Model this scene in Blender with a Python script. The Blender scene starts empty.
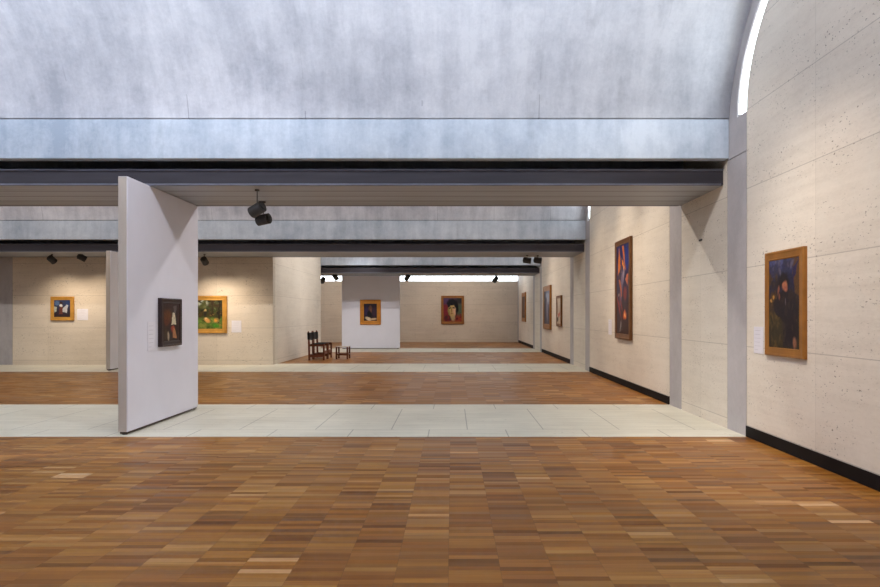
import bpy, bmesh, math, random
from mathutils import Vector, Matrix, noise as mnoise
R = math.radians
PI = math.pi
random.seed(7)
scene = bpy.context.scene
C = scene.collection

# ---------------------------------------------------------------- helpers
def lin(r, g, b):
    f = lambda c: (c/255/12.92) if c/255 <= 0.04045 else ((c/255+0.055)/1.055)**2.4
    return (f(r), f(g), f(b), 1.0)

def link(name, bm, m, parent=None, smooth=False):
    me = bpy.data.meshes.new(name)
    bmesh.ops.recalc_face_normals(bm, faces=bm.faces)
    bm.to_mesh(me); bm.free()
    if smooth:
        for p in me.polygons: p.use_smooth = True
    o = bpy.data.objects.new(name, me)
    if m is not None: me.materials.append(m)
    C.objects.link(o)
    if parent is not None: o.parent = parent
    return o

def thing(name, label, cat, loc=(0, 0, 0), rotz=0.0, group=None):
    o = bpy.data.objects.new(name, None)
    o.empty_display_size = 0.1
    C.objects.link(o)
    o.location = loc; o.rotation_euler = (0, 0, rotz)
    o['label'] = label; o['category'] = cat
    if group: o['group'] = group
    return o

def struct(name, bm, m, smooth=False):
    o = link(name, bm, m, None, smooth)
    o['kind'] = 'structure'
    return o

def copy_tree(root, loc, label, rotz=None):
    r = root.copy(); C.objects.link(r)
    r.location = loc; r['label'] = label
    if rotz is not None: r.rotation_euler = (0, 0, rotz)
    for ch in list(root.children):
        c = ch.copy(); C.objects.link(c); c.parent = r
        for g in list(ch.children):
            d = g.copy(); C.objects.link(d); d.parent = c
    return r

def box(bm, x0, x1, y0, y1, z0, z1, bev=0.0):
    ret = bmesh.ops.create_cube(bm, size=1.0)
    vs = ret['verts']
    for v in vs:
        v.co = Vector(((x0+x1)/2 + v.co.x*(x1-x0), (y0+y1)/2 + v.co.y*(y1-y0), (z0+z1)/2 + v.co.z*(z1-z0)))
    if bev:
        es = list({e for v in vs for e in v.link_edges})
        bmesh.ops.bevel(bm, geom=es, offset=bev, segments=2, affect='EDGES', profile=0.5)
    return bm

def bx(*a, **k):
    return box(bmesh.new(), *a, **k)

def prism_x(bm, pts, x0, x1):
    """polygon in (y,z) extruded along x"""
    a = [bm.verts.new((x0, y, z)) for y, z in pts]
    b = [bm.verts.new((x1, y, z)) for y, z in pts]
    n = len(pts)
    bm.faces.new(a); bm.faces.new(b[::-1])
    for i in range(n):
        bm.faces.new((a[i], a[(i+1) % n], b[(i+1) % n], b[i]))
    return bm

def band_x(bm, c1, c2, x0, x1):
    """solid strip between two (y,z) curves of equal length, thickness x0..x1"""
    rows = []
    for (p, q) in zip(c1, c2):
        rows.append([bm.verts.new((x0, *p)), bm.verts.new((x0, *q)), bm.verts.new((x1, *q)), bm.verts.new((x1, *p))])
    for r0, r1 in zip(rows, rows[1:]):
        for k in range(4):
            bm.faces.new((r0[k], r0[(k+1) % 4], r1[(k+1) % 4], r1[k]))
    bm.faces.new(rows[0]); bm.faces.new(rows[-1][::-1])
    return bm

def tube(bm, p0, p1, r, seg=14, r2=None):
    p0 = Vector(p0); p1 = Vector(p1); d = p1-p0
    q = Vector((0, 0, 1)).rotation_difference(d.normalized())
    M = Matrix.Translation((p0+p1)/2) @ q.to_matrix().to_4x4()
    bmesh.ops.create_cone(bm, cap_ends=True, segments=seg, radius1=r, radius2=r if r2 is None else r2, depth=d.length, matrix=M)
    return bm

# ---------------------------------------------------------------- materials
def newmat(name):
    m = bpy.data.materials.new(name); m.use_nodes = True
    nt = m.node_tree; nt.nodes.clear()
    out = nt.nodes.new('ShaderNodeOutputMaterial')
    b = nt.nodes.new('ShaderNodeBsdfPrincipled')
    nt.links.new(b.outputs[0], out.inputs[0])
    return m, nt, b

class N:
    def __init__(s, nt): s.nt = nt
    def put(s, sock, v):
        if isinstance(v, bpy.types.NodeSocket): s.nt.links.new(v, sock)
        else: sock.default_value = v
    def math(s, op, a, b=0.0, c=None, clamp=False):
        n = s.nt.nodes.new('ShaderNodeMath'); n.operation = op; n.use_clamp = clamp
        s.put(n.inputs[0], a); s.put(n.inputs[1], b)
        if c is not None: s.put(n.inputs[2], c)
        return n.outputs[0]
    def coord(s):
        n = s.nt.nodes.new('ShaderNodeTexCoord'); return n.outputs['Object']
    def sep(s, v):
        n = s.nt.nodes.new('ShaderNodeSeparateXYZ'); s.put(n.inputs[0], v); return n.outputs
    def comb(s, x, y, z):
        n = s.nt.nodes.new('ShaderNodeCombineXYZ')
        s.put(n.inputs[0], x); s.put(n.inputs[1], y); s.put(n.inputs[2], z); return n.outputs[0]
    def scale(s, v, sc):
        n = s.nt.nodes.new('ShaderNodeMapping'); s.put(n.inputs[0], v); n.inputs['Scale'].default_value = sc; return n.outputs[0]
    def noise(s, v, sc, det=4.0, rough=0.55):
        n = s.nt.nodes.new('ShaderNodeTexNoise'); s.put(n.inputs['Vector'], v)
        n.inputs['Scale'].default_value = sc; n.inputs['Detail'].default_value = det; n.inputs['Roughness'].default_value = rough
        return n.outputs['Fac']
    def white(s, v):
        n = s.nt.nodes.new('ShaderNodeTexWhiteNoise'); n.noise_dimensions = '3D'; s.put(n.inputs['Vector'], v)
        return n.outputs['Value'], n.outputs['Color']
    def ramp(s, f, stops, interp='LINEAR'):
        n = s.nt.nodes.new('ShaderNodeValToRGB'); s.put(n.inputs[0], f)
        cr = n.color_ramp; cr.interpolation = interp
        while len(cr.elements) > 1: cr.elements.remove(cr.elements[-1])
        cr.elements[0].position = stops[0][0]; cr.elements[0].color = stops[0][1]
        for p, c in stops[1:]:
            e = cr.elements.new(p); e.color = c
        return n.outputs[0]
    def mix(s, f, a, b, mode='MIX'):
        n = s.nt.nodes.new('ShaderNodeMix'); n.data_type = 'RGBA'; n.blend_type = mode
        s.put(n.inputs[0], f); s.put(n.inputs[6], a); s.put(n.inputs[7], b); return n.outputs[2]
    def bump(s, h, st, dist=0.01):
        n = s.nt.nodes.new('ShaderNodeBump'); n.inputs['Strength'].default_value = st; n.inputs['Distance'].default_value = dist
        s.put(n.inputs['Height'], h); return n.outputs[0]
    def line(s, coord, period, phase, width):
        """1 on a thin line every period"""
        t = s.math('FRACT', s.math('ADD', s.math('DIVIDE', s.math('SUBTRACT', coord, phase), period), 200.5))
        d = s.math('MULTIPLY', s.math('ABSOLUTE', s.math('SUBTRACT', t, 0.5)), period)
        return s.math('LESS_THAN', d, width)

def g(v): return (v, v, v, 1)

def simple(name, col, rough=0.5, metal=0.0, var=0.15, sc=6.0, spec=0.5, stretch=(1, 1, 1)):
    m, nt, b = newmat(name); n = N(nt)
    f = n.noise(n.scale(n.coord(), stretch), sc)
    lo = tuple(c*(1-var) for c in col[:3])+(1,); hi = tuple(min(1, c*(1+var)) for c in col[:3])+(1,)
    n.put(b.inputs['Base Color'], n.ramp(f, [(0.25, lo), (0.75, hi)]))
    b.inputs['Roughness'].default_value = rough; b.inputs['Metallic'].default_value = metal
    b.inputs['Specular IOR Level'].default_value = spec
    return m

def mat_concrete(name, c0, c1, streak_axis='z', joints=None, rough=0.75):
    m, nt, b = newmat(name); n = N(nt)
    co = n.coord(); s = n.sep(co)
    big = n.noise(co, 0.55, 5, 0.6)
    st = n.noise(n.scale(co, (3.2, 0.5, 0.5)), 1.3, 5, 0.65)
    fine = n.noise(co, 26, 3, 0.7)
    f = n.math('ADD', n.math('MULTIPLY', big, 0.5), n.math('ADD', n.math('MULTIPLY', st, 0.38), n.math('ADD', n.math('MULTIPLY', fine, 0.14), n.math('MULTIPLY', n.math('SUBTRACT', n.noise(co, 2.6, 6, 0.72), 0.5), 0.36))))
    col = n.ramp(f, [(0.36, c0), (0.64, c1)])
    # darker weather stains, irregular
    sm = n.ramp(n.noise(n.scale(co, (1.6, 1, 0.45)), 0.8, 6, 0.7), [(0.56, g(0)), (0.76, g(1))])
    col = n.mix(n.math('MULTIPLY', sm, 0.45), col, tuple(c*0.55 for c in c0[:3])+(1,))
    if joints:
        per, ph = joints
        ln = n.line(s[0], per, ph, 0.006)
        broken = n.math('GREATER_THAN', n.noise(n.scale(co, (0.6, 1, 1)), 1.1, 2), 0.47)
        fade = n.math('MULTIPLY', n.math('SUBTRACT', 4.55, s[2]), 1.6, clamp=True)
        fade = n.math('MAXIMUM', fade, 0.12)
        col = n.mix(n.math('MULTIPLY', n.math('MULTIPLY', ln, broken), n.math('MULTIPLY', fade, 0.45)), col, lin(90, 95, 110))
    n.put(b.inputs['Base Color'], col)
    b.inputs['Roughness'].default_value = rough
    b.inputs['Specular IOR Level'].default_value = 0.3
    n.put(b.inputs['Normal'], n.bump(n.math('ADD', fine, st), 0.12, 0.01))
    return m

def mat_travertine(name, axis, zjoint=True, ujoint=(1.5, 8.0), base=(0.70, 0.64, 0.555), rows=(0.92, 0.13)):
    m, nt, b = newmat(name); n = N(nt)
    co = n.coord(); s = n.sep(co)
    u = s[1] if axis == 'y' else s[0]
    p = n.comb(u, s[2], n.math('MULTIPLY', s[0] if axis == 'y' else s[1], 0.3))
    big = n.noise(p, 0.8, 4, 0.6)
    vein = n.noise(n.scale(p, (0.35, 5.0, 1)), 2.0, 5, 0.65)
    fine = n.noise(n.scale(p, (1, 2.2, 1)), 18, 4, 0.7)
    f = n.math('ADD', n.math('MULTIPLY', big, 0.4), n.math('ADD', n.math('MULTIPLY', vein, 0.35), n.math('MULTIPLY', fine, 0.25)))
    c = lambda k, t=1.0: (base[0]*k, base[1]*k*t, base[2]*k*t*t, 1)
    col = n.ramp(f, [(0.32, c(0.84, 0.985)), (0.5, c(1.0)), (0.68, c(1.1, 1.01))])
    # every panel a touch different
    cell = n.comb(n.math('FLOOR', n.math('DIVIDE', n.math('SUBTRACT', u, ujoint[1]), ujoint[0])), n.math('FLOOR', n.math('DIVIDE', n.math('SUBTRACT', s[2], rows[1]), rows[0])), 3.0)
    wv, _ = n.white(cell)
    col = n.mix(1.0, col, n.ramp(wv, [(0, g(0.93)), (1, g(1.0))]), 'MULTIPLY')
    # pits in loose horizontal clusters
    clus = n.ramp(n.noise(n.scale(p, (0.9, 1.7, 1)), 1.9, 3, 0.6), [(0.42, g(0)), (0.62, g(1))])
    pit = n.noise(n.scale(p, (1, 1.9, 1)), 26, 2, 0.5)
    pm = n.math('MULTIPLY', n.ramp(pit, [(0.64, g(0)), (0.69, g(1))]), clus)
    col = n.mix(n.math('MULTIPLY', pm, 0.78), col, lin(96, 84, 74))
    h = n.math('SUBTRACT', 0.0, pm)
    if zjoint:
        lz = n.line(s[2], rows[0], rows[1], 0.0045)
        col = n.mix(n.math('MULTIPLY', lz, 0.38), col, lin(95, 85, 76))
        lu = n.line(u, ujoint[0], ujoint[1], 0.003)
        col = n.mix(n.math('MULTIPLY', lu, 0.22), col, lin(105, 95, 85))
    n.put(b.inputs['Base Color'], col)
    b.inputs['Roughness'].default_value = 0.6
    b.inputs['Specular IOR Level'].default_value = 0.3
    n.put(b.inputs['Normal'], n.bump(h, 0.35, 0.006))
    return m

def mat_stone_floor(name, ystart):
    """travertine paving: a wide middle course between two narrow ones, joints every 0.94 m"""
    m, nt, b = newmat(name); n = N(nt)
    co = n.coord(); s = n.sep(co)
    big = n.noise(co, 0.9, 4, 0.6)
    vein = n.noise(n.scale(co, (0.5, 4, 1)), 2.2, 5, 0.65)
    f = n.math('ADD', n.math('MULTIPLY', big, 0.5), n.math('MULTIPLY', vein, 0.5))
    col = n.ramp(f, [(0.35, (0.55, 0.525, 0.43, 1)), (0.65, (0.72, 0.69, 0.575, 1))])
    clus = n.ramp(n.noise(co, 1.7, 3), [(0.46, g(0)), (0.62, g(1))])
    pm = n.math('MULTIPLY', n.ramp(n.noise(n.scale(co, (1, 1.6, 1)), 16, 2), [(0.64, g(0)), (0.7, g(1))]), clus)
    col = n.mix(n.math('MULTIPLY', pm, 0.5), col, lin(110, 100, 88))
    w = n.math('SUBTRACT', s[1], ystart)
    mid = n.math('MULTIPLY', n.math('GREATER_THAN', w, 0.5), n.math('LESS_THAN', w, 2.36))
    l1 = n.math('MULTIPLY', n.line(s[0], 0.94, 0.19, 0.006), mid)
    l2 = n.math('MULTIPLY', n.line(s[0], 0.94, -0.28, 0.006), n.math('SUBTRACT', 1.0, mid))
    e1 = n.math('LESS_THAN', n.math('ABSOLUTE', n.math('SUBTRACT', w, 0.5)), 0.006)
    e2 = n.math('LESS_THAN', n.math('ABSOLUTE', n.math('SUBTRACT', w, 2.36)), 0.006)
    ln = n.math('MAXIMUM', n.math('MAXIMUM', l1, l2), n.math('MULTIPLY', n.math('MAXIMUM', e1, e2), 0.5))
    col = n.mix(n.math('MULTIPLY', ln, 0.6), col, lin(95, 90, 80))
    n.put(b.inputs['Base Color'], col)
    b.inputs['Roughness'].default_value = 0.42
    b.inputs['Specular IOR Level'].default_value = 0.35
    return m

def mat_parquet(name):
    m, nt, b = newmat(name); n = N(nt)
    co = n.coord(); s = n.sep(co)
    cx = n.math('DIVIDE', n.math('ADD', s[0], 0.02), 0.29)
    X = n.math('FLOOR', cx)
    off, _ = n.white(n.comb(X, 7.0, 1.0))
    cy = n.math('ADD', n.math('DIVIDE', s[1], 0.06), n.math('MULTIPLY', off, 9.0))
    Y = n.math('FLOOR', cy)
    v, vc = n.white(n.comb(X, Y, 0.0))
    vs = n.sep(vc)
    blk, _ = n.white(n.comb(X, n.math('FLOOR', n.math('ADD', n.math('DIVIDE', cy, 6.0), n.math('MULTIPLY', off, 3.0))), 5.0))
    zone = n.noise(co, 0.45, 2)
    t = n.math('ADD', n.math('MULTIPLY', v, 0.52), n.math('ADD', n.math('MULTIPLY', blk, 0.30), n.math('MULTIPLY', zone, 0.2)))
    col = n.ramp(t, [(0.12, lin(98, 56, 12)), (0.32, lin(126, 78, 22)), (0.55, lin(144, 94, 33)), (0.74, lin(160, 111, 46)), (0.86, lin(174, 127, 68)), (0.95, lin(212, 176, 134))])  # palest stop: rare strips with a highlight put into their colour
    hue = n.ramp(vs[1], [(0, (1.06, 0.96, 0.86, 1)), (1, (0.98, 1.02, 1.08, 1))])
    col = n.mix(1.0, col, hue, 'MULTIPLY')
    grain = n.noise(n.comb(n.math('MULTIPLY', s[0], 2.5), n.math('MULTIPLY', s[1], 55.0), n.math('MULTIPLY', v, 20.0)), 1.0, 5, 0.65)
    col = n.mix(1.0, col, n.ramp(grain, [(0.3, g(0.80)), (0.7, g(1.12))]), 'MULTIPLY')
    fx = n.math('FRACT', cx); fy = n.math('FRACT', cy)
    gx = n.math('LESS_THAN', n.math('SUBTRACT', 0.5, n.math('ABSOLUTE', n.math('SUBTRACT', fx, 0.5))), 0.006)
    gy = n.math('LESS_THAN', n.math('SUBTRACT', 0.5, n.math('ABSOLUTE', n.math('SUBTRACT', fy, 0.5))), 0.02)
    gap = n.math('MAXIMUM', gx, n.math('MULTIPLY', gy, 0.7))
    col = n.mix(n.math('MULTIPLY', gap, 0.3), col, lin(60, 34, 16))
    n.put(b.inputs['Base Color'], col)
    n.put(b.inputs['Roughness'], n.math('ADD', 0.30, n.math('MULTIPLY', vs[2], 0.16)))
    b.inputs['Specular IOR Level'].default_value = 0.28
    # each strip lies at a very slightly different tilt
    gn = nt.nodes.new('ShaderNodeNewGeometry')
    va = nt.nodes.new('ShaderNodeVectorMath'); va.operation = 'ADD'
    n.put(va.inputs[0], gn.outputs['Normal'])
    n.put(va.inputs[1], n.comb(n.math('MULTIPLY', n.math('SUBTRACT', vs[0], 0.5), 0.02), n.math('MULTIPLY', n.math('SUBTRACT', vs[1], 0.5), 0.035), 0.0))
    vn = nt.nodes.new('ShaderNodeVectorMath'); vn.operation = 'NORMALIZE'
    n.put(vn.inputs[0], va.outputs[0]); n.put(b.inputs['Normal'], vn.outputs[0])
    return m

def mat_soffit(name, edges):
    """aluminium soffit made of long boards running across the view"""
    m, nt, b = newmat(name); n = N(nt)
    co = n.coord(); s = n.sep(co)
    f = n.noise(n.scale(co, (0.25, 9, 1)), 1.6, 5, 0.6)
    col = n.ramp(f, [(0.3, (0.30, 0.32, 0.36, 1)), (0.7, (0.42, 0.45, 0.50, 1))])
    row = n.math('FLOOR', n.math('DIVIDE', n.math('SUBTRACT', s[1], edges[0]), edges[1]))
    wv, _ = n.white(n.comb(1.0, row, 2.0))
    col = n.mix(1.0, col, n.ramp(wv, [(0, g(0.84)), (1, g(1.05))]), 'MULTIPLY')
    col = n.mix(n.math('MULTIPLY', n.line(s[1], edges[1], edges[0], 0.016), 0.75), col, (0.05, 0.045, 0.05, 1))
    n.put(b.inputs['Base Color'], col)
    b.inputs['Roughness'].default_value = 0.5; b.inputs['Metallic'].default_value = 0.25
    return m

M = {}
M['vault'] = mat_concrete('vault_concrete', lin(166, 169, 180), lin(216, 217, 224), joints=(1.45, -4.72))
M['beam'] = mat_concrete('beam_concrete', lin(152, 164, 180), lin(200, 208, 218), joints=None)
M['column'] = mat_concrete('column_concrete', lin(158, 154, 156), lin(182, 178, 180), joints=None)
M['wall_y'] = mat_travertine('travertine_end_wall', 'y')
M['wall_x'] = mat_travertine('travertine_cross_wall', 'x', ujoint=(1.6, -5.1), base=(0.68, 0.60, 0.50))
M['core'] = simple('dark_recess', (0.03, 0.028, 0.03, 1), 0.9)
M['wood'] = mat_parquet('oak_strip_parquet')
M['dark_metal'] = simple('dark_aluminium', (0.045, 0.040, 0.048, 1), 0.42, 0.6, 0.25, 1.5, stretch=(0.3, 1, 6))
M['lip'] = simple('aluminium_lip', (0.16, 0.16, 0.19, 1), 0.38, 0.7, 0.2, 2.0)
M['base'] = simple('black_baseboard', (0.008, 0.006, 0.006, 1), 0.7, 0.0, 0.3, 3, spec=0.15)
M['panel'] = simple('white_panel_paint', (0.73, 0.72, 0.79, 1), 0.7, 0.0, 0.03, 2.0, spec=0.2)
M['panel_edge'] = simple('panel_edge_wood_paint', (0.47, 0.42, 0.37, 1), 0.6, 0.0, 0.1, 4, stretch=(1, 1, 0.3))
M['panel_rail'] = simple('panel_rail_brown', (0.07, 0.045, 0.03, 1), 0.6)
M['spot'] = simple('spot_black_metal', (0.04, 0.037, 0.037, 1), 0.5, 0.3)
M['spot_face'] = simple('spot_inner_black', (0.004, 0.004, 0.005, 1), 0.8)
M['spot_lens'] = simple('spot_lens_glass', (0.35, 0.33, 0.30, 1), 0.15, 0.0)
M['card'] = simple('label_card', (0.74, 0.72, 0.78, 1), 0.7, 0, 0.03)
M['ink'] = simple('grey_print', (0.60, 0.58, 0.63, 1), 0.8)
M['chair_wood'] = simple('chair_red_brown_wood', lin(112, 58, 30), 0.42, 0, 0.3, 9, stretch=(1, 1, 0.3))
M['leather'] = simple('black_leather', (0.008, 0.006, 0.006, 1), 0.6, 0, 0.3, 14, spec=0.2)
M['stud'] = simple('brass_stud', (0.35, 0.22, 0.08, 1), 0.35, 0.9)
M['stool_top'] = simple('pale_stool_top', lin(176, 160, 150), 0.35, 0, 0.08)
M['outlet'] = simple('dark_slot', (0.05, 0.045, 0.045, 1), 0.6)
M['white_wall'] = simple('plaster', (0.6, 0.59, 0.58, 1), 0.8, 0, 0.04)

def glass():
    m = bpy.data.materials.new('clear_glazing'); m.use_nodes = True
    nt = m.node_tree; nt.nodes.clear()
    o = nt.nodes.new('ShaderNodeOutputMaterial'); mx = nt.nodes.new('ShaderNodeMixShader')
    t = nt.nodes.new('ShaderNodeBsdfTransparent'); gl = nt.nodes.new('ShaderNodeBsdfGlossy')
    gl.inputs['Roughness'].default_value = 0.02
    t.inputs[0].default_value = (0.96, 0.98, 0.98, 1)
    mx.inputs[0].default_value = 0.05
    nt.links.new(t.outputs[0], mx.inputs[1]); nt.links.new(gl.outputs[0], mx.inputs[2]); nt.links.new(mx.outputs[0], o.inputs[0])
    return m
M['glass'] = glass()

# ---------------------------------------------------------------- the building
XW = 3.44          # inner face of the right-hand end wall
XL = -27.0         # left end of the vaults
PER = 9.143        # vault + channel
HALF = 3.66        # half span of a vault
RC = HALF/PI       # rolling radius of the cycloid
SPR = 3.86         # springing of the vault
COLI = 3.155        # inner edge of the columns, from the vault's centre
SOFF = 3.06        # underside of the aluminium soffit
def yc(n): return 8.53 - HALF + PER*(n-1)      # centre line of vault n
def y1(n): return yc(n)+HALF
def y0(n): return yc(n)-HALF

def cyc(n, th, off=0.0):
    y = yc(n) + RC*(th-math.sin(th)) - HALF
    z = SPR + RC*(1-math.cos(th))
    if off:
        ty = 1-math.cos(th); tz = math.sin(th); L = math.hypot(ty, tz)
        if L < 1e-6: ny, nz = (-1 if th < PI else 1), 0
        else: ny, nz = -tz/L, ty/L
        y += ny*off; z += nz*off
    return (y, z)
SEG = 48
THS = [2*PI*i/SEG for i in range(SEG+1)]

for n in range(0, 5):
    c = yc(n)
    inner = [cyc(n, t) for t in THS]
    outer = [cyc(n, t, 0.12) for t in THS]
    bm = bmesh.new(); band_x(bm, inner, outer, XL, XW+0.02)
    o = struct('ceiling' if n == 0 else 'ceiling.%03d' % n, bm, M['vault'], smooth=False)
    for p in o.data.polygons: p.use_smooth = abs(p.normal.x) < 0.5
    # concrete arch band, glazed slit and travertine infill of the right end
    ts = [PI*i/40 for i in range(41)]
    arch = [cyc(n, 2*t) for t in ts]
    slit_out = [(c-3.42*math.cos(t), 3.80+1.97*math.sin(t)) for t in ts]
    wall_top = [(c-COLI*math.cos(t), 3.80+1.88*math.sin(t)) for t in ts]
    bm = bmesh.new(); band_x(bm, arch, slit_out, XW, XW+0.02)
    struct('trim_%d' % (n+1), bm, M['column'])
    bm = bmesh.new(); band_x(bm, slit_out, wall_top, XW+0.006, XW+0.012)
    struct('window_%d' % (n+1), bm, M['glass'])
    bm = bmesh.new()
    g_ = 0.006
    pts = [(c-COLI+g_, 0), (c-COLI+g_, 3.80)] + wall_top[1:-1] + [(c+COLI-g_, 3.80), (c+COLI-g_, 0)]
    prism_x(bm, pts, XW, XW+0.12)
    struct('wall_right' if n == 0 else 'wall_right.%03d' % n, bm, M['wall_y'])
    for s in (-1, 1):
        i_, o_ = c+s*(COLI+g_), c+s*(HALF+0.05)
        bm = bmesh.new(); box(bm, XW, XW+0.12, min(i_, o_), max(i_, o_), 0, 3.335)
        prism_x(bm, [(i_, 3.345), (i_, 3.80), (c+s*3.42, 3.80), (c+s*HALF, 3.86), (o_, 3.86), (o_, 3.345)], XW, XW+0.12)
        struct('column', bm, M['column'])
    bm = bx(XW+0.06, XW+0.2, c-HALF-0.02, c+HALF+0.02, 0, 3.79)
    struct('wall_core', bm, M['core'])
    bm = bx(XW-0.012, XW+0.02, c-COLI+g_, c+COLI-g_, 0.0, 0.125)
    struct('baseboard_right' if n == 0 else 'baseboard_right.%03d' % n, bm, M['base'])

    # springing beams on both sides of the vault
    zb = 3.36
    for s in (-1, 1):
        a, b = sorted((c+s*HALF, c+s*(HALF+0.15)))
        z0_ = 3.46 if (n == 4 and s == 1) else zb
        bm = bx(XL, XW, a, b, z0_, 3.848, bev=0.008)
        struct('beam', bm, M['beam'])

# channels between the vaults: slab above, soffit and duct below, wall end
for n in range(0, 4):
    a, b = y1(n), y0(n+1)
    struct('ceiling_slab', bx(XL, XW+0.1, a+0.06, b-0.06, 3.80, 4.15), M['core'])
    bm = bx(XL, XW, a+0.20, b-0.03, SOFF, 3.26)
    struct('soffit', bm, mat_soffit('aluminium_soffit_%d' % n, (a+0.20, 0.39)))
    for s, e in ((1, a), (-1, b)):
        f0, f1 = sorted((e+s*(0.185 if s == 1 else 0.0), e+s*(0.21 if s == 1 else 0.03)))
        struct('duct_front', bx(XL, XW, f0, f1, SOFF+0.01, 3.265), M['dark_metal'])
        bm = bmesh.new()
        l0, l1 = sorted((e+s*(0.17 if s == 1 else -0.01), e+s*(0.205 if s == 1 else 0.03)))
        box(bm, XL, XW, l0, l1, 3.243, 3.268, bev=0.006)
        box(bm, XL, XW-0.03, l0, l1, SOFF-0.004, SOFF+0.022, bev=0.006)
        struct('duct_lip', bm, M['lip'])
    bm = bmesh.new(); box(bm, XW, XW+0.12, a+0.056, b-0.056, 0, 3.86)
    struct('wall_right_channel', bm, M['wall_y'])
    struct('wall_core', bx(XW+0.06, XW+0.2, a-0.02, b+0.02, 0, 3.9), M['core'])
    # stone paving strip along the channel
    struct('floor_stone', bx(XL, XW, a-0.53, b+0.53, -0.12, 0.0), mat_stone_floor('travertine_paving_%d' % n, a-0.53))

for n in range(0, 5):
    ya = y0(n)+0.53+0.004; yb = y1(n)-0.53-0.004
    if n == 0: ya = -8.0
    if n == 4: yb = 36.1
    struct('floor' if n == 0 else 'floor.%03d' % n, bx(XL, XW, ya, yb, -0.12, -0.001), M['wood'])
struct('floor_subfloor', bx(XL, XW+0.2, -8.1, 36.3, -0.3, -0.121), M['core'])

# far wall with the slot of daylight over it, rear wall behind the camera, left end
struct('wall_back', bx(XL, XW, 35.97, 36.27, 0, 3.20), M['wall_x'])
struct('window_6', bx(XL, XW, 36.03, 36.035, 3.20, 3.46), M['glass'])
struct('wall_front', bx(XL-0.2, XW+0.3, -8.3, -7.99, -0.2, 6.5), M['white_wall'])
struct('wall_left', bx(XL-0.2, XL, -8.3, 36.3, -0.2, 6.5), M['wall_x'])

# the enclosed stone block in the third vault: cross wall and side wall
BX = -5.10
FY = 19.56
struct('wall_cross', bx(XL, BX, FY, FY+0.26, 0, 3.855), M['wall_x'])
top = [p for p in (cyc(3, t) for t in THS) if FY+0.30 < p[0] < 26.7]
pts = [(FY+0.265, 0.0), (FY+0.265, 4.05)] + top + [(26.7, 4.0), (26.7, 0.0)]
bm = bmesh.new(); prism_x(bm, pts, BX-0.3, BX)
struct('wall_side', bm, M['wall_y'])
struct('column', bx(-13.2, -12.51, FY-0.012, FY+0.1, 0, 3.36), M['column'])

# ---------------------------------------------------------------- free-standing display panels
def display_panel(label, x0, x1, ya, yb, h, front_cap=True):
    cx, cy = (x0+x1)/2, (ya+yb)/2
    t = thing('display_panel', label, 'display panel', (cx, cy, 0), 0, None)
    w, d = (x1-x0)/2, (yb-ya)/2
    link('board', bx(-w, w, -d+0.012, d, 0.035, h, bev=0.004), M['panel'], t)
    link('edge_strip', bx(-w+0.004, w-0.012, -d, -d+0.012, 0.04, h-0.005, bev=0.002), M['panel_edge'], t)
    link('base_rail', bx(-w+0.015, w-0.015, -d+0.02, d-0.02, 0.012, 0.04), M['panel_rail'], t)
    for s in (-1, 1):
        bm = tube(bmesh.new(), (0, s*(d-0.06), 0), (0, s*(d-0.06), 0.02), 0.03)
        link('foot', bm, M['spot'], t)
    return t
display_panel('tall white display panel in the front left, with a dark framed picture on its face', -3.94, -3.83, 8.10, 10.36, 3.055)
display_panel('narrow white display panel seen edge-on, just left of the big front panel', -8.82, -8.70, 17.5, 19.45, 3.055)
def display_panel_wide(label, x0, x1, ya, yb, h):
    cx, cy = (x0+x1)/2, (ya+yb)/2
    t = thing('display_panel', label, 'display panel', (cx, cy, 0))
    w, d = (x1-x0)/2, (yb-ya)/2
    link('board', bx(-w, w, -d, d, 0.035, h, bev=0.004), M['panel'], t)
    link('base_rail', bx(-w+0.02, w-0.02, -d+0.015, d-0.015, 0.012, 0.04), M['panel_rail'], t)
    for s in (-1, 1):
        link('foot', tube(bmesh.new(), (s*(w-0.08), 0, 0), (s*(w-0.08), 0, 0.02), 0.03), M['spot'], t)
display_panel_wide('square white display panel facing us near the far wall, one gold framed picture on it', -4.61, -2.185, 28.75, 28.90, 3.055)

# ---------------------------------------------------------------- paintings
def canvas_mesh(w, h, d0, d1, nx, ny, fn, seed):
    """canvas box centred on x, z 0..h, front at y=-d1, back at y=-d0, painted per vertex by fn(u, v)"""
    bm = bmesh.new()
    lay = bm.verts.layers.float_color.new('paint')
    grid = []
    for j in range(ny+1):
        row = []
        for i in range(nx+1):
            u, v = i/nx, j/ny
            vt = bm.verts.new(((u-0.5)*w, -d1, v*h))
            jx = mnoise.noise(Vector((u*9+seed, v*9, seed)))*0.028
            jy = mnoise.noise(Vector((u*9, v*9+seed, seed+5)))*0.028
            c = fn(u+jx, v+jy)
            k = 1 + 0.30*mnoise.noise(Vector((u*w*26+seed, v*h*34, 2.0))) + 0.18*mnoise.noise(Vector((u*w*70, v*h*50+seed, 7.0)))
            vt[lay] = (max(0, c[0]*k), max(0, c[1]*k), max(0, c[2]*k), 1)
            row.append(vt)
        grid.append(row)
    for j in range(ny):
        for i in range(nx):
            bm.faces.new((grid[j][i], grid[j][i+1], grid[j+1][i+1], grid[j+1][i]))
    rim = [grid[0][i] for i in range(nx+1)] + [grid[j][nx] for j in range(1, ny+1)] + [grid[ny][i] for i in range(nx-1, -1, -1)] + [grid[j][0] for j in range(ny-1, 0, -1)]
    back = []
    for vt in rim:
        b = bm.verts.new((vt.co.x, -d0, vt.co.z)); b[lay] = (0.3, 0.26, 0.2, 1); back.append(b)
    k = len(rim)
    for i in range(k):
        bm.faces.new((rim[i], back[i], back[(i+1) % k], rim[(i+1) % k]))
    bm.faces.new(back)
    return bm

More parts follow.
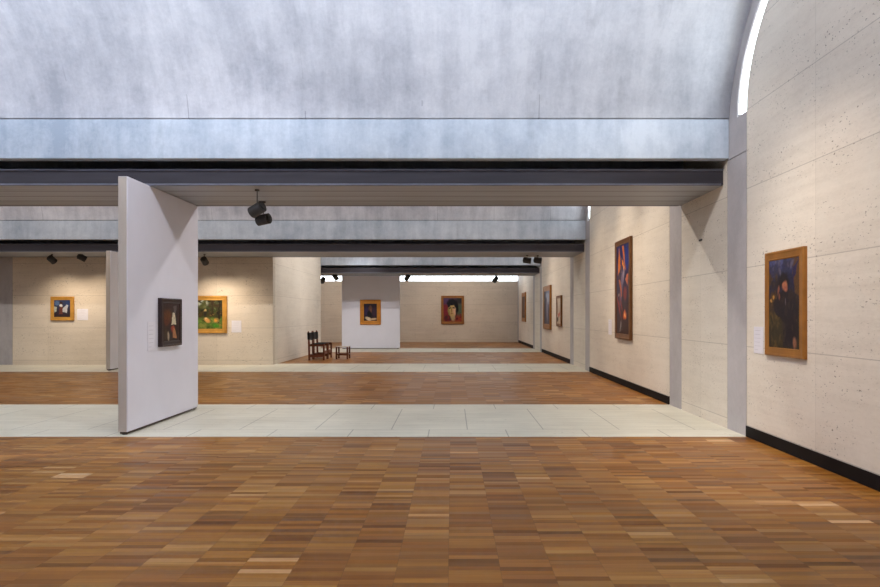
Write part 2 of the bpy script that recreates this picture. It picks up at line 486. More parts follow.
def mat_paint():
    m, nt, b = newmat('oil_paint'); n = N(nt)
    a = nt.nodes.new('ShaderNodeAttribute'); a.attribute_name = 'paint'
    f = n.noise(n.scale(n.coord(), (1, 1, 1.6)), 60, 3)
    col = n.mix(1.0, a.outputs['Color'], n.ramp(f, [(0.3, g(0.8)), (0.7, g(1.15))]), 'MULTIPLY')
    n.put(b.inputs['Base Color'], col)
    b.inputs['Roughness'].default_value = 0.5
    b.inputs['Specular IOR Level'].default_value = 0.25
    n.put(b.inputs['Normal'], n.bump(f, 0.15, 0.003))
    return m
M['paint'] = mat_paint()

def frame_mesh(w, h, prof):
    """mitred frame, outer size w x h, prof = list of (inset, height) from the outer back to the inner edge"""
    bm = bmesh.new()
    loops = []
    for ins, ht in prof:
        x, z0_, z1_ = w/2-ins, ins, h-ins
        loops.append([bm.verts.new(p) for p in ((-x, -ht, z0_), (x, -ht, z0_), (x, -ht, z1_), (-x, -ht, z1_))])
    L = len(loops)
    for k in range(L):
        A, B = loops[k], loops[(k+1) % L]
        for i in range(4):
            bm.faces.new((A[i], A[(i+1) % 4], B[(i+1) % 4], B[i]))
    return bm

def painting(label, loc, rotz, w, h, fw, depth, fcol, fn, liner=None, res=70, seed=1.0, metal=0.35, group=None):
    t = thing('framed_painting', label, 'painting', loc, rotz, group)
    fm = simple('frame_%d' % int(seed*10), fcol, 0.45, metal, 0.22, 7, stretch=(1, 1, 1))
    link('frame', frame_mesh(w, h, [(0, 0), (0, depth*0.85), (0.012, depth), (fw*0.25, depth), (fw*0.32, depth*0.9), (fw*0.8, depth*0.82), (fw*0.9, depth*0.88), (fw, depth*0.78), (fw, 0)]), fm, t)
    iw, ih = w-2*fw, h-2*fw
    if liner:
        lo = frame_mesh(iw, ih, [(0, 0.004), (0, depth*0.68), (liner[0], depth*0.6), (liner[0], 0.004)])
        lm = simple('liner_%d' % int(seed*10), liner[1], 0.5, 0.2, 0.15, 7)
        lo = link('liner', lo, lm, t); lo.location.z = fw
        iw -= 2*liner[0]; ih -= 2*liner[0]
    cv = link('canvas', canvas_mesh(iw+0.004, ih+0.004, 0.004, depth*0.72, int(res*max(0.5, min(1, iw/ih)))+20, res+20, fn, seed), M['paint'], t)
    cv.location.z = (h-ih)/2-0.002
    return t

def comp(bg, *shapes):
    """background colour fn or colour + soft ellipses / polygons painted in order"""
    S = []
    for s in shapes:
        if s[0] == 'e':
            _, cx, cy, rx, ry, ang, col, soft = s
            S.append(('e', cx, cy, rx, ry, math.cos(R(ang)), math.sin(R(ang)), lin(*col), soft))
        else:
            _, pts, col = s
            S.append(('p', pts, lin(*col)))
    def fn(u, v):
        c = bg(u, v) if callable(bg) else lin(*bg)
        c = list(c[:3])
        for s in S:
            if s[0] == 'e':
                _, cx, cy, rx, ry, ca, sa, col, soft = s
                dx, dy = u-cx, v-cy
                a = (dx*ca+dy*sa)/rx; b = (-dx*sa+dy*ca)/ry
                r = math.sqrt(a*a+b*b)
                k = max(0.0, min(1.0, (1-r)/max(soft, 1e-3)+0.5))
            else:
                _, pts, col = s
                ins = False; j = len(pts)-1
                for i in range(len(pts)):
                    xi, yi = pts[i]; xj, yj = pts[j]
                    if (yi > v) != (yj > v) and u < (xj-xi)*(v-yi)/(yj-yi)+xi: ins = not ins
                    j = i
                k = 1.0 if ins else 0.0
            if k > 0:
                c = [c[q]*(1-k)+col[q]*k for q in range(3)]
        return c
    return fn

def dabs(seed, n, box_, size, cols, soft=0.7):
    rnd = random.Random(seed); out = []
    for i in range(n):
        x = box_[0]+rnd.random()*(box_[2]-box_[0]); y = box_[1]+rnd.random()*(box_[3]-box_[1])
        q = size*(0.5+rnd.random())
        out.append(('e', x, y, q, q*(0.4+0.6*rnd.random()), rnd.random()*180, rnd.choice(cols), soft))
    return out

def vgrad(*stops):
    st = [(p, lin(*c)) for p, c in stops]
    def f(u, v):
        for (p0, c0), (p1, c1) in zip(st, st[1:]):
            if v <= p1:
                k = max(0, min(1, (v-p0)/(p1-p0)))
                return [c0[q]*(1-k)+c1[q]*k for q in range(3)]
        return list(st[-1][1][:3])
    return f

p_seated = comp(vgrad((0, (42, 32, 22)), (0.35, (54, 44, 28)), (0.5, (36, 27, 32)), (0.8, (34, 34, 58)), (1, (58, 58, 88))),
    ('p', [(0.72, 1), (1, 1), (1, 0.55), (0.86, 0.62)], (82, 56, 34)),
    ('p', [(0.80, 0.88), (0.99, 1.0), (0.79, 0.70)], (40, 34, 66)),
    *dabs(21, 30, (0.0, 0.84, 0.8, 1.0), 0.05, [(70, 72, 108), (48, 44, 62), (86, 80, 96), (40, 40, 74)]),
    *dabs(22, 30, (0.0, 0.0, 0.45, 0.42), 0.06, [(72, 58, 30), (50, 42, 24), (84, 66, 34), (38, 30, 22)]),
    *dabs(23, 24, (0.0, 0.45, 0.3, 0.8), 0.05, [(40, 30, 34), (54, 40, 34), (36, 32, 52), (70, 50, 32)]),
    ('e', 0.15, 0.57, 0.03, 0.02, 0, (176, 128, 58), 0.7),
    ('e', 0.08, 0.53, 0.03, 0.015, 0, (186, 138, 66), 0.7),
    ('p', [(0.40, 0.64), (0.62, 0.66), (0.90, 0.60), (0.97, 0.2), (0.85, 0.02), (0.5, 0.02), (0.46, 0.3), (0.18, 0.42), (0.14, 0.5)], (30, 22, 27)),
    *dabs(24, 34, (0.45, 0.05, 0.95, 0.6), 0.05, [(34, 26, 30), (42, 30, 30), (26, 20, 28), (48, 36, 34)]),
    ('e', 0.47, 0.775, 0.15, 0.07, 12, (26, 19, 22), 0.5),
    ('e', 0.62, 0.74, 0.05, 0.05, 0, (30, 22, 26), 0.8),
    ('e', 0.53, 0.70, 0.085, 0.06, -20, (158, 98, 70), 0.5),
    ('e', 0.57, 0.665, 0.05, 0.03, -20, (140, 80, 60), 0.8),
    ('e', 0.46, 0.745, 0.11, 0.035, 14, (28, 20, 24), 0.6),
    ('e', 0.33, 0.655, 0.03, 0.06, -24, (138, 84, 62), 0.7),
    ('e', 0.37, 0.58, 0.03, 0.03, -10, (120, 72, 56), 0.8),
    ('e', 0.56, 0.52, 0.02, 0.035, 0, (96, 84, 90), 0.8),
    ('e', 0.85, 0.07, 0.045, 0.06, 10, (138, 92, 70), 0.8))

p_tall = comp(vgrad((0, (56, 28, 22)), (0.35, (48, 26, 36)), (0.65, (36, 28, 68)), (1, (30, 40, 96))),
    ('p', [(0.05, 1), (0.34, 0.62), (0.12, 0.55)], (58, 30, 48)),
    ('p', [(0.22, 1.0), (0.42, 0.6), (0.3, 0.9), (0.3, 0.72), (0.1, 0.66)], (204, 112, 34)),
    ('p', [(0.42, 0.86), (0.66, 0.74), (0.9, 0.93), (0.8, 0.78), (0.62, 0.70), (0.48, 0.78)], (226, 140, 54)),
    ('p', [(0.46, 0.98), (0.58, 0.98), (0.78, 0.72), (0.7, 0.72)], (196, 104, 40)),
    ('e', 0.85, 0.84, 0.16, 0.12, 0, (28, 46, 120), 0.5),
    ('e', 0.52, 0.63, 0.17, 0.06, 30, (150, 132, 148), 0.8),
    ('e', 0.4, 0.5, 0.2, 0.07, 60, (104, 84, 112), 0.8),
    ('p', [(0.72, 0.62), (0.95, 0.66), (0.9, 0.52), (0.8, 0.56)], (190, 96, 44)),
    ('p', [(0.2, 0.62), (0.32, 0.6), (0.46, 0.44), (0.4, 0.42)], (178, 92, 38)),
    ('e', 0.7, 0.45, 0.12, 0.08, 0, (120, 44, 36), 0.6),
    ('e', 0.18, 0.32, 0.16, 0.025, -40, (142, 44, 32), 0.6),
    ('e', 0.3, 0.26, 0.16, 0.02, -40, (120, 36, 28), 0.6),
    ('e', 0.36, 0.36, 0.16, 0.02, -40, (128, 42, 30), 0.6),
    ('e', 0.68, 0.21, 0.13, 0.045, 0, (206, 96, 40), 0.7),
    ('e', 0.68, 0.205, 0.05, 0.015, 0, (240, 190, 110), 0.7),
    ('p', [(0.28, 0.03), (0.36, 0.16), (0.44, 0.03), (0.38, 0.1), (0.33, 0.03)], (150, 140, 140)),
    ('e', 0.2, 0.44, 0.03, 0.02, 0, (190, 180, 170), 0.6))

p_head = comp(vgrad((0, (104, 38, 38)), (0.4, (98, 44, 50)), (1, (72, 52, 80))),
    ('e', 0.12, 0.5, 0.18, 0.3, 0, (126, 42, 52), 0.9),
    ('e', 0.12, 0.88, 0.2, 0.14, 0, (86, 62, 102), 0.9),
    ('e', 0.9, 0.5, 0.2, 0.3, 0, (78, 94, 76), 0.8),
    ('e', 0.9, 0.9, 0.24, 0.12, 0, (46, 46, 50), 0.8),
    ('e', 0.80, 0.05, 0.34, 0.2, -12, (142, 58, 40), 0.7),
    ('e', 0.25, 0.06, 0.34, 0.16, 8, (108, 30, 40), 0.7),
    *dabs(11, 26, (0.0, 0.0, 1.0, 0.3), 0.07, [(120, 36, 38), (90, 28, 36), (140, 62, 44), (70, 34, 40)]),
    ('e', 0.50, 0.76, 0.30, 0.20, -8, (18, 18, 26), 0.3),
    ('e', 0.72, 0.62, 0.10, 0.22, 8, (18, 18, 26), 0.5),
    ('e', 0.66, 0.34, 0.07, 0.16, -10, (26, 24, 32), 0.7),
    ('e', 0.52, 0.18, 0.11, 0.15, 20, (176, 156, 116), 0.6),
    ('e', 0.46, 0.50, 0.20, 0.22, 0, (196, 170, 108), 0.35),
    ('e', 0.47, 0.36, 0.15, 0.15, 0, (190, 160, 104), 0.4),
    ('e', 0.60, 0.44, 0.07, 0.18, 8, (216, 170, 140), 0.8),
    ('e', 0.30, 0.46, 0.05, 0.16, 0, (140, 128, 74), 0.8),
    ('e', 0.44, 0.77, 0.24, 0.08, -6, (18, 18, 26), 0.4),
    ('e', 0.30, 0.70, 0.08, 0.08, 30, (20, 20, 28), 0.6),
    ('e', 0.37, 0.58, 0.07, 0.03, 6, (52, 48, 38), 0.8),
    ('e', 0.56, 0.58, 0.07, 0.03, -6, (58, 52, 42), 0.8),
    ('e', 0.455, 0.47, 0.03, 0.10, 0, (142, 112, 66), 0.9),
    ('e', 0.45, 0.345, 0.06, 0.016, 0, (134, 74, 58), 0.8))

p_dusk = comp(vgrad((0, (34, 22, 26)), (1, (32, 24, 36))),
    ('e', 0.2, 0.55, 0.16, 0.3, 0, (46, 34, 66), 0.8),
    ('e', 0.82, 0.5, 0.16, 0.3, 0, (52, 34, 52), 0.8),
    ('e', 0.5, 0.72, 0.14, 0.16, 0, (92, 58, 44), 0.6),
    ('e', 0.54, 0.55, 0.07, 0.16, 0, (112, 66, 52), 0.6),
    ('e', 0.42, 0.4, 0.18, 0.18, 0, (14, 12, 16), 0.5),
    ('e', 0.34, 0.12, 0.24, 0.09, -15, (204, 182, 148), 0.5),
    ('e', 0.72, 0.10, 0.26, 0.06, 5, (190, 160, 130), 0.6))

p_wood_all = comp(vgrad((0, (74, 96, 34)), (0.3, (92, 108, 46)), (0.45, (62, 60, 30)), (0.8, (58, 58, 32)), (1, (90, 92, 66))),
    ('e', 0.55, 0.92, 0.12, 0.14, 0, (170, 176, 160), 0.7),
    *dabs(3, 60, (0.0, 0.6, 1.0, 1.0), 0.05, [(56, 66, 32), (44, 48, 24), (74, 76, 40), (92, 96, 60), (60, 46, 26)]),
    *dabs(4, 50, (0.0, 0.4, 1.0, 0.66), 0.04, [(40, 34, 22), (70, 54, 28), (52, 56, 28), (110, 88, 44), (30, 28, 20)]),
    ('p', [(0.90, 0.2), (0.915, 0.98), (0.945, 0.98), (0.94, 0.2)], (36, 28, 20)),
    ('p', [(0.76, 0.45), (0.77, 0.95), (0.785, 0.95), (0.79, 0.45)], (48, 36, 22)),
    *dabs(5, 60, (0.0, 0.0, 1.0, 0.4), 0.045, [(96, 124, 44), (72, 110, 36), (120, 126, 58), (60, 80, 30), (140, 120, 60)]),
    ('e', 0.62, 0.64, 0.022, 0.05, 0, (186, 160, 104), 0.6),
    ('e', 0.625, 0.53, 0.035, 0.1, 0, (40, 36, 30), 0.6),
    ('e', 0.72, 0.6, 0.02, 0.08, 0, (72, 54, 34), 0.6),
    ('e', 0.66, 0.30, 0.05, 0.09, 25, (200, 144, 78), 0.7),
    ('e', 0.63, 0.37, 0.02, 0.03, 0, (226, 190, 130), 0.6),
    ('e', 0.84, 0.3, 0.035, 0.045, 0, (214, 146, 60), 0.6),
    ('e', 0.86, 0.10, 0.06, 0.07, 0, (70, 126, 36), 0.8),
    ('e', 0.30, 0.30, 0.06, 0.10, 0, (176, 140, 80), 0.8),
    ('e', 0.40, 0.55, 0.04, 0.12, 0, (48, 42, 34), 0.8))
p_small = comp(vgrad((0, (50, 34, 34)), (0.4, (44, 40, 54)), (1, (54, 66, 98))),
    ('e', 0.2, 0.82, 0.16, 0.14, 0, (82, 104, 142), 0.7),
    ('e', 0.85, 0.8, 0.14, 0.2, 0, (48, 62, 102), 0.7),
    ('p', [(0.52, 0.3), (0.8, 0.24), (0.86, 0.68), (0.78, 0.72), (0.5, 0.5)], (172, 172, 176)),
    ('p', [(0.0, 0.28), (0.16, 0.32), (0.18, 0.6), (0.0, 0.62)], (160, 164, 152)),
    ('p', [(0.3, 0.16), (0.52, 0.16), (0.54, 0.62), (0.34, 0.66)], (98, 52, 42)),
    ('e', 0.44, 0.82, 0.1, 0.08, 0, (62, 36, 36), 0.4),
    ('e', 0.43, 0.68, 0.08, 0.08, 0, (208, 204, 198), 0.4))

p_dark = comp(vgrad((0, (40, 26, 24)), (1, (54, 34, 30))),
    ('e', 0.28, 0.66, 0.26, 0.16, 0, (98, 56, 26), 0.8),
    ('e', 0.2, 0.5, 0.14, 0.1, 0, (92, 46, 26), 0.8),
    ('p', [(0.62, 0.92), (0.84, 0.96), (0.78, 0.74), (0.66, 0.74)], (96, 86, 84)),
    ('p', [(0.6, 0.76), (0.72, 0.76), (0.80, 0.44), (0.5, 0.44)], (206, 192, 160)),
    ('e', 0.6, 0.32, 0.12, 0.08, 0, (150, 62, 46), 0.6),
    ('p', [(0.62, 0.36), (0.74, 0.3), (0.84, 0.06), (0.58, 0.08)], (176, 120, 78)),
    ('e', 0.3, 0.14, 0.06, 0.12, 10, (182, 166, 140), 0.6),
    ('e', 0.16, 0.2, 0.1, 0.16, 0, (62, 46, 30), 0.7),
    ('p', [(0.9, 0.0), (0.97, 0.0), (0.97, 0.95), (0.92, 0.95)], (70, 44, 40)))

p_blue = comp(vgrad((0, (62, 54, 70)), (0.5, (84, 82, 102)), (1, (98, 104, 130))),
    ('e', 0.15, 0.5, 0.2, 0.6, 0, (42, 36, 48), 0.7),
    ('e', 0.72, 0.78, 0.12, 0.16, 0, (176, 180, 192), 0.7),
    ('e', 0.5, 0.86, 0.2, 0.07, 0, (136, 146, 172), 0.7),
    ('e', 0.55, 0.4, 0.14, 0.3, 10, (116, 112, 132), 0.7),
    ('e', 0.86, 0.3, 0.1, 0.3, 0, (66, 50, 58), 0.7))

p_pale = comp((176, 160, 138),
    ('e', 0.6, 0.82, 0.4, 0.2, 0, (186, 176, 158), 0.7),
    ('p', [(0.1, 0.3), (0.75, 0.48), (0.85, 0.38), (0.5, 0.24)], (166, 74, 58)),
    ('e', 0.2, 0.18, 0.2, 0.1, 0, (40, 32, 36), 0.5),
    ('e', 0.25, 0.3, 0.1, 0.05, 0, (196, 190, 190), 0.6),
    ('e', 0.1, 0.6, 0.14, 0.3, 0, (120, 92, 74), 0.7))

p_brown = comp(vgrad((0, (46, 24, 18)), (1, (58, 30, 22))),
    ('e', 0.3, 0.6, 0.25, 0.3, 0, (30, 16, 14), 0.6),
    ('e', 0.72, 0.5, 0.14, 0.4, 0, (112, 66, 36), 0.8),
    ('e', 0.75, 0.2, 0.16, 0.1, 0, (130, 84, 46), 0.8))

GOLD = lin(152, 102, 42); GOLDB = lin(198, 146, 64); WALN = lin(116, 78, 44)
RW = -PI/2
painting('painting of a dark clothed figure in a flat gold frame, on the nearest right wall', (XW-0.001, 7.065, 0.985), RW, 0.83, 1.10, 0.092, 0.04, GOLD, p_seated, seed=1.1)
painting('very tall narrow painting of orange and blue shapes in a brown frame', (XW-0.001, 13.68, 0.935), RW, 1.20, 1.99, 0.11, 0.06, WALN, p_tall, res=90, seed=2.3)
painting('grey-blue painting in a gold-brown frame, larger of two side by side on the right wall', (XW-0.001, 24.55, 0.91), RW, 1.75, 1.55, 0.19, 0.07, GOLD, p_blue, res=50, seed=3.2)
painting('pale painting with a red mark, smaller of two side by side on the right wall', (XW-0.001, 21.85, 1.05), RW, 0.92, 0.985, 0.09, 0.06, WALN, p_pale, res=40, seed=4.7)
painting('dark brown painting in a gold frame, farthest one along the right wall', (XW-0.001, 32.6, 1.10), RW, 1.55, 1.38, 0.19, 0.06, GOLD, p_brown, res=40, seed=5.4)
painting('portrait of a dark haired head in a bronze frame, alone on the far end wall', (0.03, 35.969, 0.945), 0, 1.2, 1.48, 0.125, 0.06, lin(150, 100, 50), p_head, seed=6.6)
painting('small dark painting in a very wide gold frame, on the white panel facing us', (-3.41, 28.749, 1.01), 0, 0.87, 1.045, 0.165, 0.05, lin(186, 122, 40), p_dusk, res=50, seed=7.2)
painting('green woodland painting in a bright gold frame, just right of the big front panel', (-7.16, FY-0.001, 0.90), 0, 1.52, 1.06, 0.125, 0.06, GOLDB, p_wood_all, res=70, seed=8.1)
painting('small painting with white shapes in a gold frame, on the stone wall at far left', (-11.08, FY-0.001, 1.26), 0, 0.66, 0.68, 0.10, 0.05, GOLDB, p_small, res=50, seed=9.4)
painting('dark picture in a heavy black-brown frame, on the big front white panel', (-3.829, 9.28, 1.0), PI/2, 0.67, 0.64, 0.07, 0.055, lin(44, 28, 26), p_dark, res=60, seed=10.3, metal=0.0)

# ---------------------------------------------------------------- label cards
def card(label, loc, rotz, w, h, lines):
    t = thing('wall_label', label, 'label card', loc, rotz)
    link('card', bx(-w/2, w/2, -0.006, 0, 0, h, bev=0.0012), M['card'], t)
    bm = bmesh.new()
    for i in range(lines):
        z = h*0.86 - i*h*0.72/max(1, lines-1)
        wd = w*(0.36 if i != lines-1 else 0.2)*random.uniform(0.85, 1.0)
        box(bm, -w*0.4, -w*0.4+2*wd, -0.0066, -0.005, z-h*0.010, z+h*0.010)
    link('printed_text', bm, M['ink'], t)
card('white label card beside the dark figure painting on the nearest right wall', (XW-0.001, 7.70, 0.985), RW, 0.23, 0.30, 6)
card('small white label card left of the very tall orange and blue painting', (XW-0.001, 14.93, 0.99), RW, 0.30, 0.33, 6)
card('white label card right of the green woodland painting', (-6.135, FY-0.001, 0.92), 0, 0.28, 0.34, 6)
card('white label card right of the small painting at far left', (-10.515, FY-0.001, 1.27), 0, 0.31, 0.32, 6)
card('white label card on the big front white panel beside the dark framed picture', (-3.829, 8.745, 0.96), PI/2, 0.21, 0.37, 6)

# small dark slot in the stone between two columns
t = thing('wall_socket', 'tiny dark slot plate high on the stone between the two nearest grey columns', 'socket', (XW-0.001, 9.50, 2.44), RW)
link('plate', bx(-0.06, 0.06, -0.006, 0, 0, 0.025, bev=0.001), M['outlet'], t)

# ---------------------------------------------------------------- spotlights hung from the soffits
def make_spot(label, loc, aim, length, rad, group):
    """loc = ceiling point; body hangs below on a rod"""
    drop = loc[2]
    t = thing('track_spotlight', label, 'spotlight', loc[:2]+(loc[3],), 0, group)
    a = Vector(aim).normalized()
    hz = loc[2]-loc[3]                      # body centre relative to ceiling point (negative)
    c = Vector((0, 0, hz))
    back, front = c-a*length/2, c+a*length/2
    bm = tube(bmesh.new(), back, front-a*length*0.08, rad*0.96, 24)
    hs = link('housing', bm, M['spot'], t)
    bm = tube(bmesh.new(), front-a*length*0.10, front, rad, 24)
    link('bezel', bm, M['spot'], t)
    bm = tube(bmesh.new(), front-a*0.004, front+a*0.003, rad*0.8, 24)
    link('lens', bm, M['spot_face'], t)
    bm = tube(bmesh.new(), back-a*0.018, back+a*0.005, rad*0.55, 18)
    link('back_cap', bm, M['spot'], t)
    bm = tube(bmesh.new(), (0, 0, 0), c+Vector((0, 0, rad*0.7)), 0.007, 10)
    link('rod', bm, M['spot'], t)
    bm = tube(bmesh.new(), (0, 0, -0.02), (0, 0, 0), 0.03, 14)
    link('ceiling_mount', bm, M['spot'], t)
    return t
GP = 'black spotlights hung from the ceiling soffits'
P = lambda px, py, d: ((px-452)*d/687, d, 1.417+(315-py)*d/687)
def hang(label, px, py, d, aim, L=0.185, r=0.08):
    x, y, z = P(px, py, d)
    make_spot(label, (x, y, z, SOFF), aim, L, r, GP)
hang('black spotlight on a rod, upper one of the pair right of the big front panel', 257.2, 209.5, 9.0, (-0.83, 0.35, -0.40))
hang('black spotlight on a rod, lower one of the pair right of the big front panel', 263.6, 219.5, 9.95, (-0.93, 0.35, -0.12))
hang('black spotlight above and left of the small painting at far left', 52, 259.6, 18.6, (0.3, 0.75, -0.6), 0.19, 0.09)
hang('black spotlight above and right of the small painting at far left', 82, 257.6, 18.6, (0.75, 0.5, -0.45), 0.21, 0.085)
hang('black spotlight above the green woodland painting', 204.6, 261, 18.6, (0.1, 0.8, -0.6), 0.18, 0.09)
hang('black spotlight hung by the distant right wall, left one of two close together', 527.2, 260.4, 18.9, (0.95, -0.2, -0.15), 0.2, 0.085)
hang('black spotlight hung by the distant right wall, right one of two close together', 537.8, 260.4, 18.9, (0.95, -0.2, -0.15), 0.2, 0.085)
hang('black spotlight against the bright slot, above and right of the head portrait', 495.5, 279.4, 28.0, (-0.5, 0.6, -0.6), 0.23, 0.1)
hang("black spotlight before the bright slot, just past the white panel's top right corner", 407.2, 277.6, 28.0, (-0.5, 0.5, -0.7), 0.23, 0.1)
hang("black spotlight before the bright slot, just past the white panel's top left corner", 335.6, 277.3, 28.0, (0.45, 0.5, -0.7), 0.23, 0.1)
hang('black spotlight before the bright slot, right beside the stone side wall', 322.8, 280.2, 28.0, (-0.4, 0.7, -0.5), 0.23, 0.1)

# ---------------------------------------------------------------- two chairs and a low stool
def make_chair(label, loc):
    """faces +x; local origin on the floor at the middle of the chair; x: depth, y: width"""
    t = thing('wooden_chair', label, 'chair', loc, 0)
    D, W = 0.24, 0.33                       # half depth, half width
    wd = M['chair_wood']
    for s in (-1, 1):
        bm = bmesh.new(); y = s*(W-0.03)
        prof = [(-D, 0), (-D-0.008, 0.5), (-D-0.03, 0.875)]
        vs = []
        for (x, z), hw in zip(prof, (0.026, 0.028, 0.024)):
            vs.append([bm.verts.new((x+dx*hw, y+dy*hw, z)) for dx, dy in ((-1, -1), (1, -1), (1, 1), (-1, 1))])
        for A, B in zip(vs, vs[1:]):
            for i in range(4): bm.faces.new((A[i], A[(i+1) % 4], B[(i+1) % 4], B[i]))
        bm.faces.new(vs[0]); bm.faces.new(vs[-1][::-1])
        pst = link('back_post', bm, wd, t)
        bmf = bmesh.new()
        bmesh.ops.create_uvsphere(bmf, u_segments=10, v_segments=8, radius=0.022, matrix=Matrix.Translation((-D-0.032, y, 0.888)))
        link('finial', bmf, wd, pst, True)
        link('front_leg', bx(D-0.052, D, y-0.026, y+0.026, 0, 0.50, bev=0.004), wd, t)
        link('side_stretcher', bx(-D+0.02, D-0.03, y-0.012, y+0.012, 0.09, 0.17, bev=0.003), wd, t)
        link('side_rail', bx(-D+0.02, D-0.03, y-0.016, y+0.016, 0.43, 0.49, bev=0.003), wd, t)
    link('front_stretcher', bx(D-0.038, D-0.012, -W+0.05, W-0.05, 0.18, 0.29, bev=0.003), wd, t)
    link('back_stretcher', bx(-D-0.015, -D+0.01, -W+0.05, W-0.05, 0.10, 0.18, bev=0.003), wd, t)
    # leather seat slung over the rails
    bm = bmesh.new(); nx, ny = 10, 12
    gr = []
    for i in range(nx+1):
        row = []
        for j in range(ny+1):
            u, v = i/nx*2-1, j/ny*2-1
            row.append(bm.verts.new((u*(D-0.03), v*(W-0.01), 0.515-0.022*(1-v*v)*(1-0.4*u*u) - (0.05 if abs(v) > 0.99 else 0))))
        gr.append(row)
    for i in range(nx):
        for j in range(ny): bm.faces.new((gr[i][j], gr[i+1][j], gr[i+1][j+1], gr[i][j+1]))
    bmesh.ops.solidify(bm, geom=bm.faces[:], thickness=0.012)
    link('seat', bm, M['leather'], t, True)
    # leather back wrapped round both posts, sagging between them, wavy along its edges
    bm = bmesh.new(); rings = []
    for j in range(25):
        v = j/24*2-1
        sag = 0.014*(1-v*v); rim = []
        zb = 0.63+0.018*math.cos(v*PI*2); zt = 0.868-0.022*(1-v*v)
        th = 0.014+0.020*min(1.0, (abs(v)/0.80)**4)
        for w_ in (0, 0.25, 0.5, 0.75, 1):
            z = zb+(zt-zb)*w_; xc = -D-0.008-0.022*(z-0.5)/0.375-sag
            rim.append((xc+th, z))
        for w_ in (1, 0.75, 0.5, 0.25, 0):
            z = zb+(zt-zb)*w_; xc = -D-0.008-0.022*(z-0.5)/0.375-sag
            rim.append((xc-th, z))
        rings.append([bm.verts.new((x, v*(W+0.002), z)) for x, z in rim])
    for A, B in zip(rings, rings[1:]):
        for k in range(10): bm.faces.new((A[k], A[(k+1) % 10], B[(k+1) % 10], B[k]))
    bm.faces.new(rings[0]); bm.faces.new(rings[-1][::-1])
    bk = link('backrest', bm, M['leather'], t)
    for s in (-1, 1):
        for k in range(5):
            bm = bmesh.new()
            bmesh.ops.create_icosphere(bm, subdivisions=1, radius=0.008, matrix=Matrix.Translation((-D-0.042-0.022*(0.16+k*0.045)/0.375, s*(W-0.02), 0.665+k*0.042)))
            link('stud', bm, M['stud'], bk)
    return t
ch = make_chair('red-brown wooden chair with black leather seat and back, nearer of two side by side', (-4.235, 21.85, 0))
copy_tree(ch, (-4.235, 22.57, 0), 'red-brown wooden chair with black leather seat and back, just behind the nearer chair')

t = thing('low_stool', 'low open wooden stool with a pale thin top, right of the two chairs', 'stool', (-3.53, 22.27, 0))
for sx in (-1, 1):
    for sy in (-1, 1):
        link('leg', bx(sx*0.175-0.024, sx*0.175+0.024, sy*0.24-0.024, sy*0.24+0.024, 0, 0.385, bev=0.004), M['chair_wood'], t)
    link('side_stretcher', bx(sx*0.175-0.012, sx*0.175+0.012, -0.22, 0.22, 0.13, 0.17, bev=0.003), M['chair_wood'], t)
for sy in (-1, 1):
    link('cross_stretcher', bx(-0.155, 0.155, sy*0.24-0.012, sy*0.24+0.012, 0.12, 0.165, bev=0.003), M['chair_wood'], t)
link('top', bx(-0.205, 0.205, -0.27, 0.27, 0.385, 0.40, bev=0.004), M['stool_top'], t)

# ---------------------------------------------------------------- light
def area(name, loc, sx, sy, rot, energy, col, spread=PI):
    l = bpy.data.lights.new(name, 'AREA'); l.shape = 'RECTANGLE'; l.size = sx; l.size_y = sy
    l.energy = energy; l.color = col; l.spread = spread
    o = bpy.data.objects.new(name, l); C.objects.link(o); o.location = loc; o.rotation_euler = rot
    return o
def spotlight(loc, target, energy, ang, col=(1, 0.80, 0.60), blend=0.7, rad=0.06):
    l = bpy.data.lights.new('lamp', 'SPOT'); l.energy = energy; l.spot_size = R(ang); l.spot_blend = blend; l.color = col; l.shadow_soft_size = rad
    o = bpy.data.objects.new('lamp', l); C.objects.link(o); o.location = loc
    o.rotation_euler = (Vector(target)-Vector(loc)).to_track_quat('-Z', 'Y').to_euler()
    return o
XM = (XL+XW)/2; LX = XW-XL-0.8
COOL = (0.77, 0.875, 1.0)
UP = {0: 120, 1: 200, 2: 40, 3: 40, 4: 40}
SD = {0: 100, 1: 560, 2: 90, 3: 70, 4: 70}
DN = {0: 90, 1: 310, 2: 560, 3: 620, 4: 380}
for n in range(0, 5):
    c = yc(n)
    # daylight thrown up onto the vault by the reflector under the skylight
    area('skylight_reflector', (XM, c, 5.35), LX, 1.0, (PI, 0, 0), UP[n], COOL)
    # daylight the reflector's two curved wings throw onto the flanks of the vault
    for s in (-1, 1):
        area('skylight_wing', (XM, c+s*0.75, 5.55), LX, 0.45, (s*R(95), 0, 0), SD[n], COOL, R(112))
    # daylight falling straight through the slot in the crown
    area('skylight_slot', (XM, c, 6.05), LX, 0.25, (0, 0, 0), DN[n], (1.0, 0.97, 0.94) if n == 1 else (1.0, 0.94, 0.86))
# picture lamps on the tracks under the skylights, plus lamps added to brighten surfaces
spotlight((0.9, 5.4, 5.3), (XW, 6.9, 0.1), 640, 60, (1, 0.84, 0.68), blend=1)
spotlight((0.2, 5.1, 5.6), (XW, 9.0, 1.3), 330, 52, (1, 0.93, 0.86), blend=0.8)  # pair added to light the channel wall and sharpen the soffit's triangular shadow
spotlight((0.2, 13.7, 5.6), (XW, 10.0, 1.3), 360, 52, (1, 0.90, 0.80), blend=0.8)
spotlight((-0.4, 5.1, 5.6), (-3.83, 8.9, 1.5), 330, 56, (0.96, 0.95, 1.0), blend=0.8)  # pair added to brighten the front panel and crisp up the shadow on it
spotlight((-0.4, 13.7, 5.6), (-3.83, 9.9, 1.5), 340, 56, (0.98, 0.95, 1.0), blend=0.8)
spotlight((0.9, 13.6, 5.3), (XW, 13.6, 1.4), 420, 60, blend=1)
spotlight((0.6, 15.5, 5.3), (XW, 15.9, 1.1), 300, 60, blend=1)
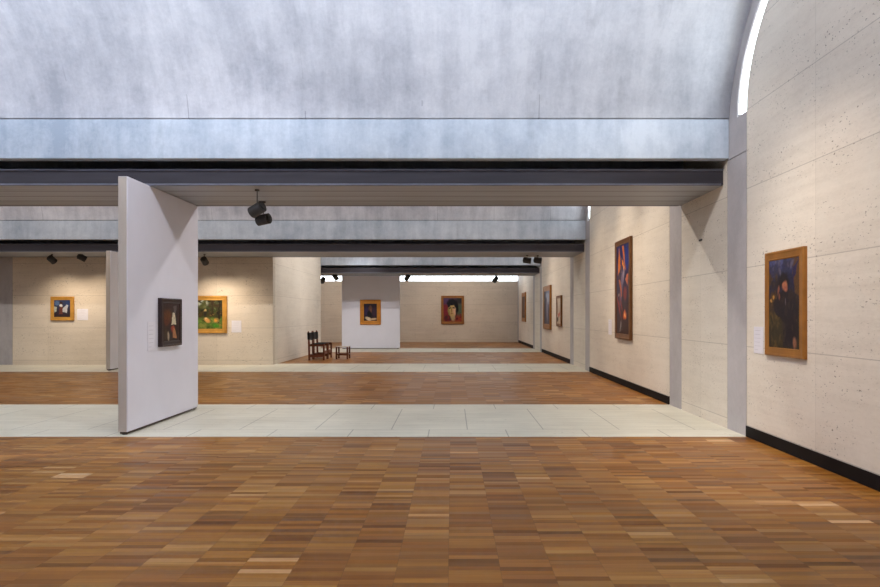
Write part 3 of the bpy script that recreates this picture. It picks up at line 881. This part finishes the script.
spotlight((0.9, 12.0, 5.3), (XW, 11.7, 1.0), 330, 60, blend=1)
spotlight((0.9, 23.3, 5.3), (XW, 23.6, 1.3), 260, 60, blend=1)
spotlight((0.9, 21.5, 5.3), (XW, 21.2, 1.2), 200, 60, blend=1)
spotlight((1.2, 32.3, 5.3), (XW, 32.4, 1.2), 200, 60, blend=1)
spotlight((0.0, 31.0, 5.3), (0.0, 36.0, 1.3), 260, 60, blend=1)
spotlight((-5.0, 31.0, 5.3), (-5.5, 36.0, 1.3), 200, 60, blend=1)
spotlight((-3.5, 23.5, 5.2), (-3.5, 29.35, 0.6), 420, 34, (0.95, 0.95, 1.0), blend=1)
spotlight((-1.6, 21.6, 5.3), (BX, 21.4, 1.6), 440, 80, (1, 0.96, 0.92), blend=1)  # wall-washer pair added to brighten the bare side wall
spotlight((-1.6, 24.6, 5.3), (BX, 24.9, 1.6), 440, 80, (1, 0.96, 0.92), blend=1)
# lamps at the hung spotlights on the left; the last one has no fixture
for px, py, tx, tz, e in ((52, 259.6, -11.0, 0.8, 80), (82, 257.6, -10.0, 0.6, 80), (204.6, 261, -6.7, 0.7, 120), (225, 258, -5.9, 0.5, 60)):
    x, y, z = P(px, py, 18.6)
    spotlight((x, y-0.1, z-0.14), (tx, FY, tz), e, 110, blend=1, col=(1, 0.82, 0.62))

w = bpy.data.worlds.new('sky'); scene.world = w; w.use_nodes = True
bg = w.node_tree.nodes['Background']; bg.inputs[0].default_value = (0.9, 0.95, 1.0, 1); bg.inputs[1].default_value = 8.0

# ---------------------------------------------------------------- camera
cam = bpy.data.cameras.new('camera'); co = bpy.data.objects.new('camera', cam); C.objects.link(co)
cam.sensor_fit = 'HORIZONTAL'; cam.sensor_width = 36.0; cam.lens = 36*687/880
cam.shift_x = -12/880; cam.shift_y = 21.5/880
co.location = (0, 0, 1.417); co.rotation_euler = (PI/2, 0, 0)
cam.clip_start = 0.05; cam.clip_end = 200
scene.camera = co
scene.view_settings.view_transform = 'Standard'; scene.view_settings.look = 'None'
scene.view_settings.gamma = 1.0; scene.view_settings.exposure = 0.0
scene.cycles.use_denoising = True
scene.cycles.max_bounces = 8; scene.cycles.diffuse_bounces = 5; scene.cycles.transparent_max_bounces = 8
scene.cycles.sample_clamp_indirect = 6.0
